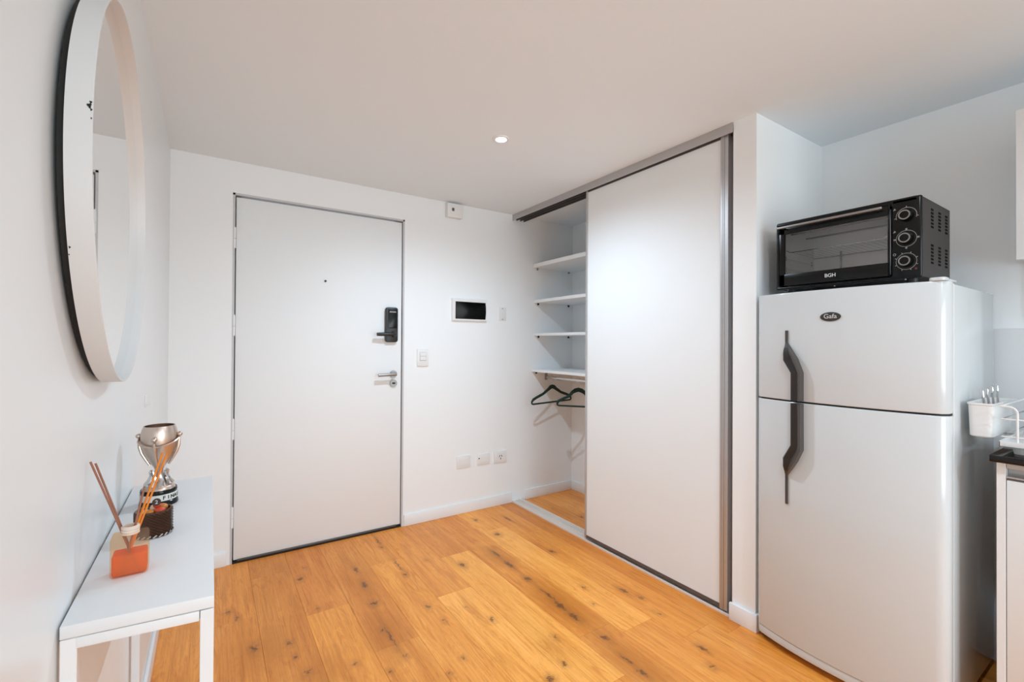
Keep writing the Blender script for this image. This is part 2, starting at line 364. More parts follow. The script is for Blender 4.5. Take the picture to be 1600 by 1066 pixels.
# front door : frame, leaf
b = NB(); box(b, DX0, DX0+.012, YB-.001, YB+.10, 0, DZ); box(b, DX1-.012, DX1, YB-.001, YB+.10, 0, DZ); box(b, DX0, DX1, YB-.001, YB+.10, DZ-.012, DZ)
box(b, DX0+.012, DX0+.05, YB+.065, YB+.10, 0, DZ-.012); box(b, DX1-.05, DX1-.012, YB+.065, YB+.10, 0, DZ-.012)
dr = struct('door_1', b, M['jamb'], label='white flush entrance door in a thin grey steel frame')
LX0, LX1, LZ0, LZ1, LY = DX0+.019, DX1-.017, .017, DZ-.022, YB+.012
obj('leaf', box(NB(), LX0, LX1, LY, LY+.045, LZ0, LZ1, .002), M['white_lac'], dr)
obj('threshold', box(NB(), DX0+.012, DX1-.012, YB+.004, YB+.09, 0, .010, .001), M['gap'], dr)['label'] = 'dark threshold strip'
obj('drip_strip', box(NB(), LX0+.02, LX1-.03, LY-.006, LY-.0002, LZ0-.010, LZ0+.004, .001), M['alu_dark'], dr)
for z in (2.005, 1.465, .825, .284):
    b = NB(); cyl(b, (DX0+.011, LY-.010, z-.062), (DX0+.011, LY-.010, z-.008), .0068, seg=14); cyl(b, (DX0+.011, LY-.010, z-.004), (DX0+.011, LY-.010, z+.062), .0068, seg=14)
    cyl(b, (DX0+.011, LY-.010, z-.007), (DX0+.011, LY-.010, z-.005), .005, seg=12)
    for s in (-1, 1): cyl(b, (DX0+.011, LY-.010, z+s*.062), (DX0+.011, LY-.010, z+s*.068), .005, .002, seg=12)
    obj('hinge', b, M['white_lac'], dr)
b = NB(); cyl(b, (.651, LY-.004, 1.781), (.651, LY, 1.781), .008, seg=20); ph = obj('peephole', b, M['alu_dark'], dr)
b = NB(); cyl(b, (.651, LY-.005, 1.781), (.651, LY-.0041, 1.781), .0045, seg=16); obj('lens', b, M['blackgloss'], ph)
b = NB(); cyl(b, (LX1-.02, LY-.003, LZ1-.02), (LX1-.02, LY, LZ1-.02), .005, seg=12); obj('door_sensor', b, M['white_pl'], dr)
# smart lock
sx, sz = 1.1075, 1.4955
b = NB(); prism(b, [(sx+x, LY-.028, sz+z) for x, z in rounded(.090, .255, .018)], (0, .028, 0), .003); lk = obj('smart_lock', b, M['black'], dr)
b = NB(); prism(b, [(sx+.004+x, LY-.031, sz+.045+z) for x, z in rounded(.066, .142, .008)], (0, .003, 0), .0008); obj('lock_panel', b, M['blackgloss'], lk)
b = NB()                                                       # tiny unreadable print
for k in range(7): box(b, sx-.018+k*.0068, sx-.0126+k*.0068, LY-.0315, LY-.0309, sz+.090+.001*(k % 2), sz+.0965)
obj('lock_print', b, M['print'], lk)['kind'] = 'stuff'
b = NB(); cyl(b, (sx+.012, LY-.055, 1.426), (sx+.012, LY-.026, 1.426), .019, .022, seg=24)
tube(b, [(sx+.012, LY-.052, 1.426), (sx-.005, LY-.056, 1.426), (sx-.04, LY-.056, 1.4255), (sx-.09, LY-.054, 1.4245), (sx-.118, LY-.050, 1.4235)], [.013, .0135, .0135, .013, .0115], 14)
obj('lever', b, M['black'], lk)
# steel lever and keyhole
hx, hz = 1.128, 1.1335
b = NB(); cyl(b, (hx, LY-.010, hz), (hx, LY, hz), .0265, seg=32); hd = obj('door_handle', b, M['steel'], dr)
b = NB(); cyl(b, (hx, LY-.05, hz), (hx, LY-.009, hz), .010, seg=20); tube(b, [(hx+.008, LY-.05, hz), (hx-.02, LY-.052, hz), (hx-.125, LY-.05, hz-.004)], .0110, 16); obj('lever', b, M['steel'], hd)
kz = 1.066
b = NB(); cyl(b, (hx+.001, LY-.010, kz), (hx+.001, LY, kz), .0265, seg=32); ky = obj('escutcheon', b, M['steel'], dr)
b = NB(); prism(b, [(hx+.001+x, LY-.0125, kz+z) for x, z in rounded(.024, .012, .0055)], (0, .003, 0)); obj('keyhole', b, M['gap'], ky)

# ------------------------------------------------------------------ downlights
def downlight(x, y, power, label, seen):
    t = thing('ceiling_spotlight', label, 'light', (x, y, HC-.012))
    b = NB(); lathe(b, [(.030, HC-.001), (.030, HC-.006), (.041, HC-.007), (.045, HC-.004), (.046, HC-.0005)], (x, y, 0), 32); obj('trim_ring', b, M['white_pl'], t)
    b = NB(); lathe(b, [(0, HC-.003), (.029, HC-.003), (.029, HC-.0008)], (x, y, 0), 32)
    m = bpy.data.materials.get('lamp_glow')
    if not m:
        m = bpy.data.materials.new('lamp_glow'); m.use_nodes = True; bs = m.node_tree.nodes['Principled BSDF']
        bs.inputs['Emission Color'].default_value = (1, .99, .97, 1); bs.inputs['Emission Strength'].default_value = 12
    obj('lamp_face', b, m, t)
    l = bpy.data.lights.new('spot', 'SPOT'); l.energy = power; l.color = SPOT_COL; l.spot_size = math.radians(165); l.spot_blend = 1.0; l.shadow_soft_size = .028
    o = bpy.data.objects.new('spot', l); C.objects.link(o); o.location = (0, 0, -.020); o.parent = t
downlight(1.31, 2.098, SPOT_W, 'lit recessed ceiling spotlight in front of the closet', True)
downlight(1.31, .25, SPOT_W*.45, 'recessed ceiling spotlight above the camera side of the room', False)
downlight(1.31, -1.6, SPOT_W*1.5, 'recessed ceiling spotlight near the window', False)

# ------------------------------------------------------------------ closet
# tracks
b = NB(); box(b, XC-.008, XC-.003, YQ, YB, HC-.050, HC, .001, 1); box(b, XC-.003, XC+.13, YQ, YB, HC-.012, HC)
tr = struct('trim_1', b, M['alu'], label='aluminium top track of the closet doors')
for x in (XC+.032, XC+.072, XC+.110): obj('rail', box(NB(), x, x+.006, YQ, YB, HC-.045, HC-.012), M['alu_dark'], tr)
b = NB(); box(b, XC-.004, XC+.115, YQ, YB, 0, .006, .001, 1); box(b, XC-.004, XC+.004, YQ, YB, .006, .013, .001, 1)
tr2 = struct('trim_2', b, M['alu_light'], label='aluminium floor track of the closet doors')
for x in (XC+.045, XC+.062, XC+.078, XC+.108): obj('rib', box(NB(), x, x+.006, YQ, YB, .006, .012, .001, 1), M['alu_light'], tr2)
# sliding doors
def slider(x, y0, y1, label, m2):
    t = thing('sliding_door', label, 'sliding door', (x+.02, (y0+y1)/2, .014), 'closet sliding doors')
    obj('panel', box(NB(), x+.006, x+.016, y0+.018, y1-.012, .040, 2.418), M['panel'], t)
    b = NB(); box(b, x-.001, x+.030, y1-.018, y1-.011, .018, 2.445, .001, 1); box(b, x+.002, x+.034, y1-.0105, y1, .018, 2.445, .001, 1); obj('stile', b, M['alu'], t)
    b = NB(); box(b, x-.001, x+.022, y0+.020, y0+.040, .018, 2.445, .001, 1); box(b, x+.002, x+.034, y0, y0+.0195, .018, 2.445, .001, 1); box(b, x-.003, x, y0+.028, y0+.033, .018, 2.445); obj('stile', b, M['alu'], t)
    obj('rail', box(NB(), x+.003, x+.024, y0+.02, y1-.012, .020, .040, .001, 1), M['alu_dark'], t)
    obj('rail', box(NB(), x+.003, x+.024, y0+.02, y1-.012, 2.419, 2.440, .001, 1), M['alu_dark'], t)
    return t
slider(XC+.006, 1.322, 2.372, 'white sliding closet door with aluminium stiles, in front', M)
slider(XC+.046, 1.296, 2.335, 'second white sliding closet door, mostly hidden behind the front one', M)
# shelves
SH = [(2.071, .033, .030, 2.39, 'top closet shelf, highest of the four white shelves'), (1.752, .026, .026, 2.40, 'second white closet shelf from the top'),
      (1.456, .022, .022, 2.405, 'third white closet shelf from the top'), (1.137, .022, .022, 2.383, 'lowest white closet shelf, above the clothes rail')]
for z, th, _, xf, lab in SH:
    t = thing('closet_shelf', lab, 'shelf', ((xf+XR)/2, 2.5, z-th), 'closet shelves')
    obj('board', box(NB(), xf, XR-.001, 1.80, YB-.001, z-th, z, .001, 1), M['melamine'], t)
    for xx in (xf+.045, XR-.05):
        b = NB(); cyl(b, (xx, YB-.014, z-th-.010), (xx, YB, z-th-.010), .005, seg=12); box(b, xx-.006, xx+.006, YB-.012, YB-.0005, z-th-.018, z-th-.0002, .001, 1)
        obj('shelf_pin', b, M['gap'] if z < 2 else M['steel'], t)
# clothes rail
RX, RZ = 2.54, 1.062
t = thing('clothes_rail', 'chrome oval clothes rail under the lowest closet shelf', 'rail', (RX, 2.5, RZ-.015))
b = NB(); tube(b, [(RX, 1.80, RZ), (RX, YB-.004, RZ)], .0075, 16, ry=.015); obj('tube', b, M['chrome'], t)
obj('end_bracket', box(NB(), RX-.014, RX+.014, YB-.008, YB-.0005, RZ-.024, 1.1149, .001, 1), M['steel'], t)
obj('divider', box(NB(), 2.383, XR-.001, 1.775, 1.799, .0, 2.1, .001, 1), M['melamine'], t) if False else None
b = NB(); box(b, 2.383, XR-.001, 1.776, 1.7985, 0, 2.10, .001, 1); tag(obj('closet_divider', b, M['melamine']), 'white upright board carrying the closet shelves, behind the sliding doors', 'board')
# hangers
def hanger(cx, cy, ang, half, label):
    t = thing('clothes_hanger', label, 'hanger', (0, 0, 0), 'velvet clothes hangers'); t.location = (cx, cy, .84)
    d = Vector((math.cos(ang), math.sin(ang), 0)); c = Vector((cx, cy, 0))
    def P(u, z): return c+d*u+Vector((0, 0, z))
    ne = .985
    top = [(0, ne), (.025, ne-.006), (.05, ne-.022), (half*.45, ne-.058), (half*.75, ne-.082), (half*.93, ne-.100), (half*.99, ne-.118), (half*.985, ne-.132), (half*.93, ne-.138), (half*.5, ne-.138), (0, ne-.138)]
    path = [P(u, z) for u, z in top]+[P(-u, z) for u, z in top[::-1][1:-1]]
    wd = [.014, .014, .011, .009, .009, .009, .007, .006, .0055, .0055, .0055]; wd = [v*1.25 for v in wd]; wd = wd+wd[::-1][1:-1]
    # flat section : taller than thick
    b = NB(); n = len(path); rings = []; nr = Vector((-d.y, d.x, 0))
    for i, p in enumerate(path):
        tg = (path[(i+1) % n]-path[i-1]).normalized(); s = tg.cross(nr).normalized(); h = wd[i]; k = .0042
        rings.append([b.verts.new(p+s*h*a+nr*k*e) for a, e in ((1, -.6), (1, .6), (.6, 1), (-.6, 1), (-1, .6), (-1, -.6), (-.6, -1), (.6, -1))])
    for i in range(n):
        A, B = rings[i], rings[(i+1) % n]
        for k in range(8): b.faces.new((A[k], A[(k+1) % 8], B[(k+1) % 8], B[k]))
    obj('frame', b, M['green'], t)
    b = NB(); hk = [P(0, ne+.005), P(0, ne+.030)]
    # hook round the rail
    for i in range(11):
        a = -PI/2+PI*1.25*i/10; hk.append(P(.0215*math.cos(a), RZ+.002+.0215*math.sin(a)) if i else P(.004, ne+.045))
    tube(b, hk, .0022, 8); obj('hook', b, M['chrome'], t)
hanger(RX-.002, 3.185, math.radians(10), .262, 'dark green velvet clothes hanger nearest the door wall')
hanger(RX, 2.84, math.radians(-52), .18, 'dark green velvet clothes hanger half hidden by the sliding door')

# ------------------------------------------------------------------ fittings on the door wall
def plate(b, x0, x1, z0, z1, dep=.007, r=.006, y=YB):
    prism(b, [((x0+x1)/2+x, y-dep, (z0+z1)/2+z) for x, z in rounded(x1-x0, z1-z0, r, 4)], (0, dep, 0), .0015); return b
t = thing('alarm_box', 'small white box at the ceiling over the door wall', 'box', (1.599, YB-.02, 2.352))
b = NB(); box(b, 1.535, 1.665, YB-.045, YB, 2.352, 2.462, .006, 3); obj('case', b, M['white_pl'], t)
b = NB(); box(b, 1.570, 1.590, YB-.047, YB-.0451, 2.400, 2.425, .001, 1); box(b, 1.576, 1.584, YB-.048, YB-.047, 2.404, 2.421); obj('sensor_window', b, M['alu_dark'], t)
t = thing('breaker_panel', 'white electrical panel with a smoked dark window', 'electrical panel', (1.748, YB-.02, 1.545))
b = NB(); X0, X1, Z0, Z1 = 1.592, 1.905, 1.545, 1.722
o_ = [(X0, Z0), (X1, Z0), (X1, Z1), (X0, Z1)]
for a, c, d_, e in ((X0, X1, Z1-.026, Z1), (X0, X1, Z0, Z0+.013), (X0, X0+.027, Z0+.0131, Z1-.0261), (X1-.012, X1, Z0+.0131, Z1-.0261)): box(b, a, c, YB-.020, YB, d_, e, .0012, 1)
box(b, X0+.004, X1-.004, YB-.004, YB, Z0+.004, Z1-.004); obj('frame', b, M['white_pl'], t)
b = NB()
for i in range(6): box(b, 1.645+.04*i, 1.679+.04*i, YB-.012, YB-.0045, 1.60, 1.655, .001, 1)
obj('breaker', b, M['white_pl'], t)
b = NB(); n = 10; vs = []
for i in range(n+1):
    z = Z0+.014+(Z1-.027-Z0-.014)*i/n; y = YB-.020-.010*math.sin(PI*i/n); vs.append((y, z))
prism(b, [(X0+.028, y, z) for y, z in vs]+[(X0+.028, YB-.016, vs[-1][1]), (X0+.028, YB-.016, vs[0][1])], (X1-.013-X0-.028, 0, 0)); obj('window_cover', b, M['smoke'], t)['label'] = 'smoked window'
t = thing('blank_plate', 'white blank cover plate right of the electrical panel', 'cover plate', (2.068, YB-.003, 1.557))
obj('plate', plate(NB(), 2.030, 2.106, 1.557, 1.670, .005), M['white_pl'], t)
for z in (1.660, 1.568):
    b = NB(); cyl(b, (2.068, YB-.0065, z), (2.068, YB-.004, z), .0042, seg=12); obj('screw', b, M['alu_dark'], t)
t = thing('light_switch', 'white light switch beside the entrance door', 'switch', (1.352, YB-.004, 1.187))
obj('plate', plate(NB(), 1.306, 1.398, 1.187, 1.320, .009), M['white_pl'], t)
b = NB(); box(b, 1.328, 1.376, YB-.012, YB-.009, 1.264, 1.290, .001, 1); obj('blank_module', b, M['white_pl'], t)
b = NB(); box(b, 1.328, 1.376, YB-.0145, YB-.009, 1.232, 1.261, .002, 1); obj('rocker', b, M['white_pl'], t)
b = NB(); box(b, 1.325, 1.379, YB-.0096, YB-.0089, 1.229, 1.2935); obj('module_gap', b, M['jamb'], t)
b = NB(); plate(b, 1.646, 1.770, .360, .460, .006, .004); t = thing('socket_blank', 'blank white wall plate, leftmost of three near the floor', 'cover plate', (1.708, YB-.003, .360))
obj('plate', b, M['white_pl'], t); b = NB(); box(b, 1.668, 1.748, YB-.0075, YB-.0058, .385, .435, .001, 1); obj('insert', b, M['white_pl'], t)
t = thing('cable_outlet', 'white cable outlet plate, middle of three near the floor', 'socket', (1.892, YB-.003, .362))
obj('plate', plate(NB(), 1.832, 1.952, .362, .450, .006, .004), M['white_pl'], t)
b = NB(); box(b, 1.858, 1.930, YB-.0075, YB-.0058, .384, .428, .001, 1); obj('insert', b, M['white_pl'], t)
b = NB(); cyl(b, (1.848, YB-.009, .418), (1.848, YB-.005, .418), .005, seg=14); obj('jack', b, M['gap'], t)
t = thing('power_socket', 'white power socket, rightmost of three near the floor', 'socket', (2.053, YB-.003, .358))
obj('plate', plate(NB(), 1.990, 2.116, .358, .456, .009, .004), M['white_pl'], t)
b = NB(); box(b, 2.022, 2.086, YB-.0105, YB-.0088, .375, .438, .001, 1); obj('insert', b, M['white_pl'], t)
b = NB()
for a, x, z in ((.45, 2.044, .414), (-.45, 2.064, .414), (0, 2.054, .392)): box(b, -.0022, .0022, -.0015, .0015, -.008, .008, mtx=Matrix.Translation((x, YB-.011, z)) @ Matrix.Rotation(a, 4, 'Y'))
obj('slots', b, M['gap'], t)
b = NB(); box(b, XL, XL+.004, 2.155, 2.175, 1.118, 1.162, .0015, 2); tube(b, [(XL+.004, 2.165, 1.128), (XL+.014, 2.165, 1.126), (XL+.018, 2.165, 1.136)], .003, 8)
tag(obj('wall_hook', b, M['white_pl']), 'tiny white adhesive hook low on the left wall', 'hook')

# ------------------------------------------------------------------ round mirror
MY, MZ, MR = 1.331, 1.668, .3965; XB, XFR = XL+.010, XL+.0425
t = thing('round_mirror', 'large round mirror in a deep white metal rim', 'mirror', (XL, MY, MZ-MR)); t.rotation_euler.z = .012
M['rim'] = mat('worn_white_metal', 0, .4, bump=.08, bscale=150, var=.03, lin=(.66, .67, .675))
def ringprof(b, prof, seg=128):
    rings = [[b.verts.new((x, MY+r*math.cos(a), MZ+r*math.sin(a))) for a in [2*PI*k/seg for k in range(seg)]] for r, x in prof]
    for A, B in zip(rings, rings[1:]+rings[:1]):
        for k in range(seg): b.faces.new((A[k], A[(k+1) % seg], B[(k+1) % seg], B[k]))
    return b
obj('rim', ringprof(NB(), [(MR, XB), (MR, XFR-.001), (MR-.001, XFR), (MR-.0030, XFR), (MR-.0035, XFR-.001), (MR-.0035, XB)]), M['rim'], t)
b = NB(); cyl(b, (XL+.020, MY, MZ), (XL+.024, MY, MZ), MR-.0036, seg=128); obj('mirror_glass', b, M['mirror'], t)
b = NB(); cyl(b, (XL+.0005, MY, MZ), (XB+.004, MY, MZ), MR-.011, seg=96); obj('backing', b, M['gap'], t)['label'] = 'black backing board'
for th, xo, sc in ((.135, .0045, 1.), (.150, .0030, .6), (.120, .0022, .5), (.085, .0018, .35), (-.42, .030, .45), (-.45, .0315, .3)):     # chipped paint on the rim
    pts = []
    for k in range(11):
        q = 2*PI*k/11; f = 1+.35*math.sin(3*q+xo*900); a = PI-th+.010*sc*f*math.sin(q)
        pts.append((XFR-xo+.0026*sc*f*math.cos(q), MY+(MR+.0001)*math.cos(a), MZ+(MR+.0001)*math.sin(a)))
    obj('paint_chip', prism(NB(), pts, (0, -.0003, 0)), M['gap'], t)

# ------------------------------------------------------------------ console table
TZ = .905; A = (XL+.004, 1.002); B = (.010, .980); Cc = (.010, 1.866); D = (XL+.004, 1.850)
t = thing('console_table', 'narrow white console table under the round mirror', 'table', (-.095, 1.42, 0))
obj('tabletop', prism(NB(), [(*A, TZ-.021), (*B, TZ-.021), (*Cc, TZ-.021), (*D, TZ-.021)], (0, 0, .021), .0012), M['table'], t)
def bar(p, q, wd=.010, z0=TZ-.040, z1=TZ-.0225):
    p, q = Vector(p), Vector(q); d = (q-p).normalized(); s = Vector((-d.y, d.x))*wd
    return prism(NB(), [(*(p-s), z0), (*(q-s), z0), (*(q+s), z0), (*(p+s), z0)], (0, 0, z1-z0), .001)
I = .0105
a2 = (A[0]+I, A[1]+I); b2 = (B[0]-I, B[1]+I); c2 = (Cc[0]-I, Cc[1]-I); d2 = (D[0]+I, D[1]-I)
for p, q in ((a2, b2), (b2, c2), (c2, d2), (d2, a2)):
    P_, Q_ = Vector(p), Vector(q); dd = (Q_-P_).normalized()*.0105
    obj('rail', bar(P_+dd, Q_-dd), M['table_fr'], t)
    obj('stretcher', bar(P_+dd, Q_-dd, .010, .02, .036), M['table_fr'], t) if (p, q) in ((a2, b2), (c2, d2)) else None
for x, y in (a2, b2, c2, d2): obj('leg', box(NB(), x-.0103, x+.0103, y-.0103, y+.0103, 0, TZ-.0225, .001, 1), M['table_fr'], t)

# reed diffuser
bx, by = -.128, 1.168
t = thing('reed_diffuser', 'square frosted bottle of orange oil with reeds on the console table', 'diffuser', (bx, by, TZ))
rot = Matrix.Translation((bx, by, 0)) @ Matrix.Rotation(math.radians(2), 4, 'Z')
def rbox(b, w, d, z0, z1, bev): return box(b, -w/2, w/2, -d/2, d/2, z0, z1, bev, 4, rot)
obj('bottle', rbox(NB(), .058, .044, TZ+.0005, TZ+.078, .006), M['frost'], t)
obj('oil', rbox(NB(), .053, .039, TZ+.003, TZ+.043, .004), M['liquid'], t)['label'] = 'orange oil'
b = NB(); lathe(b, [(.010, TZ+.077), (.0145, TZ+.077), (.0145, TZ+.080), (.0130, TZ+.0805), (.0130, TZ+.082), (.0145, TZ+.0825), (.0145, TZ+.0855), (.0130, TZ+.086), (.0130, TZ+.0875), (.0145, TZ+.088), (.0145, TZ+.0915), (.0125, TZ+.093), (.010, TZ+.0925), (.010, TZ+.077)], (bx, by, 0), 28); obj('collar', b, M['cap'], t)
reeds = [((.012, -.004), (-.066, .035, 1.124), 'reed'), ((.010, .006), (-.060, .045, 1.118), 'reed'), ((-.014, -.004), (.047, .03, 1.129), 'reed_o'), ((-.012, .006), (.053, .035, 1.122), 'reed_o'), ((-.016, .002), (.045, .045, 1.121), 'reed_o'), ((-.010, -.006), (.020, .010, 1.068), 'reed')]
for (u, v), (x, y, z), m in reeds:
    p0 = Vector((bx+u, by+v, TZ+.006)); p2 = Vector((bx+x, by+y, z)); k = (TZ+.094-p0.z)/(p2.z-p0.z)
    b = NB(); tube(b, [p0, p0.lerp(p2, .5)+Vector((.0006, 0, 0)), p2], .0019, 8); obj('reed', b, M[m], t)

# brown cut glass tumbler
gx, gy = -.108, 1.372
t = thing('glass_tumbler', 'brown cut-glass tumbler of trinkets between diffuser and trophy', 'tumbler', (gx, gy, TZ))
b = NB(); ro, hh, seg, rows = .0355, .058, 44, 9; rings = []
for j in range(rows*2+1):
    z = TZ+.001+hh*j/(rows*2); ring = []
    for k in range(seg):
        a = 2*PI*k/seg; f = .0022 if (k+j) % 2 == 0 else -.0014
        if j in (0, rows*2): f = 0
        ring.append(b.verts.new((gx+(ro+f)*math.cos(a), gy+(ro+f)*math.sin(a), z)))
    rings.append(ring)
inner = [[b.verts.new((gx+.031*math.cos(2*PI*k/seg), gy+.031*math.sin(2*PI*k/seg), z)) for k in range(seg)] for z in (TZ+.001+hh, TZ+.010)]
for P1, P2 in zip(rings+inner[:1], rings[1:]+inner): 
    for k in range(seg): b.faces.new((P1[k], P1[(k+1) % seg], P2[(k+1) % seg], P2[k]))
for k in range(seg): b.faces.new((inner[0][k], inner[0][(k+1) % seg], inner[1][(k+1) % seg], inner[1][k])) if False else None
b.faces.new(rings[0][::-1]); b.faces.new(inner[1]); bmesh.ops.remove_doubles(b, verts=b.verts, dist=1e-6)
obj('glass_body', b, M['brownglass'], t, flat=True)
b = NB()
for i in range(22):
    a = 2*PI*i/22; tube(b, [(gx+.0375*math.cos(a+e), gy+.0375*math.sin(a+e), TZ+.0045+.002*math.sin(e*20)) for e in (-.10, -.05, 0, .05, .10)], .0016, 6)
obj('silver_braid', b, M['chrome'], t)['label'] = 'silver braid round the foot'
for i, (dx, dy, dz, r, m) in enumerate([(-.014, -.008, .050, .014, 'trinket_a'), (.012, -.012, .056, .012, 'trinket_b'), (.004, .012, .056, .014, 'trinket_a'), (-.006, -.02, .058, .008, 'trinket_c'), (.016, .008, .058, .011, 'trinket_c'), (-.018, .010, .055, .010, 'trinket_d'), (.006, -.006, .069, .008, 'trinket_b')]):
    b = NB(); lathe(b, [(r*math.sin(q), r*(1-math.cos(q))*.8) for q in [PI*k/8 for k in range(9)]], (gx+dx, gy+dy, TZ+dz-r*.8), 14)
    tag(obj('trinket', b, M[m]), ['cream rounded trinket at the left in the tumbler', 'red trinket at the front right in the tumbler', 'cream rounded trinket at the back of the tumbler', 'small amber trinket at the front in the tumbler', 'amber trinket at the right back in the tumbler', 'dark trinket at the left back in the tumbler', 'small red trinket topping the heap in the tumbler'][i], 'trinket', 'trinkets in the glass tumbler')
b = NB(); cyl(b, (gx+.006, gy-.013, TZ+.078), (gx+.006, gy-.016, TZ+.078), .0085, seg=20); o = obj('charm_disc', b, M['trinket_d']); tag(o, 'dark round charm with a white numeral two on the trinkets', 'charm')
text_mesh('numeral', '2', .012, (gx+.006, gy-.0163, TZ+.078), (1, 0, 0), (0, 0, 1), M['cardw'], o)

# silver trophy
tx, ty = -.117, 1.622
t = thing('silver_trophy', 'small silver trophy cup on a black round base', 'trophy', (tx, ty, TZ))
b = NB(); lathe(b, [(0, .0005), (.044, .0005), (.045, .003), (.0435, .012), (.0415, .014), (.0415, .036), (.0425, .038), (.0415, .044), (0, .044)], (tx, ty, TZ), 48); obj('base', b, M['blackgloss'], t)['label'] = 'black round base'
b = NB(); lathe(b, [(.0417, .015), (.0428, .0155), (.0428, .0325), (.0417, .033)], (tx, ty, TZ), 48); bd = obj('name_band', b, M['cardw'], t); bd['label'] = 'white lettered band'
word = 'FINALISTA'
for i, ch in enumerate(word):
    a = math.radians(-70+i*14); q = (tx+.0431*math.cos(a), ty+.0431*math.sin(a), TZ+.024)
    text_mesh('letter', ch, .0135, q, (-math.sin(a), math.cos(a), 0), (0, 0, 1), M['gap'], bd, bold=.0003)
b = NB(); lathe(b, [(.038, .044), (.036, .050), (.030, .056), (.020, .064), (.012, .076), (.0095, .088), (.0095, .096), (.0125, .103), (.011, .106), (0, .106)], (tx, ty, TZ), 40); obj('foot', b, M['silver'], t)
b = NB()
for i in range(9):                                             # embossed figures round the stem
    a = 2*PI*i/9; tube(b, [(tx+.030*math.cos(a), ty+.030*math.sin(a), TZ+.054), (tx+.022*math.cos(a+.2), ty+.022*math.sin(a+.2), TZ+.066), (tx+.018*math.cos(a+.1), ty+.018*math.sin(a+.1), TZ+.080), (tx+.021*math.cos(a-.1), ty+.021*math.sin(a-.1), TZ+.094)], [.008, .006, .004, .003], 8)
obj('stem_figures', b, M['chrome'], t)
b = NB(); lathe(b, [(0, .100), (.010, .100), (.0155, .108), (.024, .122), (.033, .140), (.0395, .160), (.0425, .178), (.0422, .198), (.0395, .211), (.036, .220), (.0340, .2195), (.038, .209), (.0405, .197), (.0405, .18), (.032, .145), (0, .115)], (tx, ty, TZ), 56); obj('cup', b, M['silver'], t)
for i in range(4):                                             # figure ribs with round heads
    a = math.radians(-100+90*i); ca, sa = math.cos(a), math.sin(a); up = .006 if i % 2 else 0
    b = NB(); tube(b, [(tx+ca*r, ty+sa*r, TZ+z) for r, z in ((.022, .110), (.031, .126), (.040, .144), (.0450, .162), (.0470, .178+up))], [.003, .0038, .0045, .0045, .003], 10)
    lathe(b, [(.0070*math.sin(q), -.0070*math.cos(q)) for q in [PI*k/8 for k in range(9)]], (tx+ca*.0475, ty+sa*.0475, TZ+.187+up), 14)
    obj('rib', b, M['silver'], t)
for i in range(4):                                             # arms from figure to figure, drooping towards the front one
    a0 = math.radians(-100+90*i); pts = []
    for k in range(13):
        f = k/12; a = a0+math.radians(90)*f; g_ = f if i % 2 == 0 else 1-f; r = .0450+.003*math.sin(PI*f); pts.append((tx+r*math.cos(a), ty+r*math.sin(a), TZ+.166+.020*g_**1.6))
    b = NB(); tube(b, pts, .0026, 8); obj('handle', b, M['silver'], t)

# ------------------------------------------------------------------ fridge
FY0, FY1 = .488, 1.160; fc = (FY0+FY1)/2
t = thing('fridge', 'white two-door fridge with dark grey handles', 'fridge', (2.48, fc, 0))
obj('body', box(NB(), 2.215, 2.80, FY0+.004, FY1-.004, .035, 1.586, .004, 2), M['fridge'], t)
def doorprof(inset=0., xb=2.205, bulge=.048):
    pts = []; w2 = (FY1-FY0)/2-inset; r = .028
    for i in range(41):
        s = -1+2*i/40; y = fc+s*w2
        x = 2.150-bulge*(1-abs(s)**2.2)
        e = (1-abs(s))*w2
        if e < r: x += r*(1-math.sqrt(max(0, 1-((r-e)/r)**2)))*.75
        pts.append((x, y))
    return [(xb, FY0+inset)]+pts+[(xb, FY1-inset)]
def fdoor(z0, z1, name='door'):
    b = NB(); prism(b, [(x, y, z0) for x, y in doorprof()], (0, 0, z1-z0))
    es = [e for e in b.edges if abs(e.verts[0].co.z-e.verts[1].co.z) < 1e-6]
    bmesh.ops.bevel(b, geom=es, offset=.004, segments=3, profile=.5, affect='EDGES')
    return obj(name, b, M['fridge'], t)
du = fdoor(1.121, 1.592); dl = fdoor(.066, 1.114)
du['label'] = 'freezer door'; dl['label'] = 'lower fridge door'
obj('gasket', prism(NB(), [(x+.012, y, 1.113) for x, y in doorprof(.004, 2.20)], (0, 0, .009)), M['gap'], t)
obj('door_seal', box(NB(), 2.2045, 2.2155, FY0+.008, FY1-.008, .07, 1.585), M['white_pl'], t)
obj('plinth', prism(NB(), [(x, y, .030) for x, y in doorprof(.002, 2.22, .044)], (0, 0, .034), .002), M['fridge_trim'], t)
obj('underside', box(NB(), 2.17, 2.78, FY0+.02, FY1-.02, .008, .034), M['gap'], t)
for x in (2.23, 2.74):
    for y in (FY0+.05, FY1-.05):
        b = NB(); cyl(b, (x, y, 0), (x, y, .02), .018, seg=16); obj('foot', b, M['black'], t)
b = NB(); prism(b, [(2.165+x, FY0+.028+y, 1.5925) for x, y in rounded(.060, .046, .016)], (0, 0, .012), .002); box(b, 2.185, 2.262, FY0+.003, FY0+.024, 1.5925, 1.600, .002, 2); obj('hinge_cover', b, M['fridge_trim'], t)
obj('front_edge', box(NB(), 2.2152, 2.225, FY0+.0015, FY0+.0038, .04, 1.585), M['white_pl'], t)
def dx(y):                                                     # x of the door skin at y
    s = (y-fc)/((FY1-FY0)/2); return 2.150-.048*(1-abs(s)**2.2)
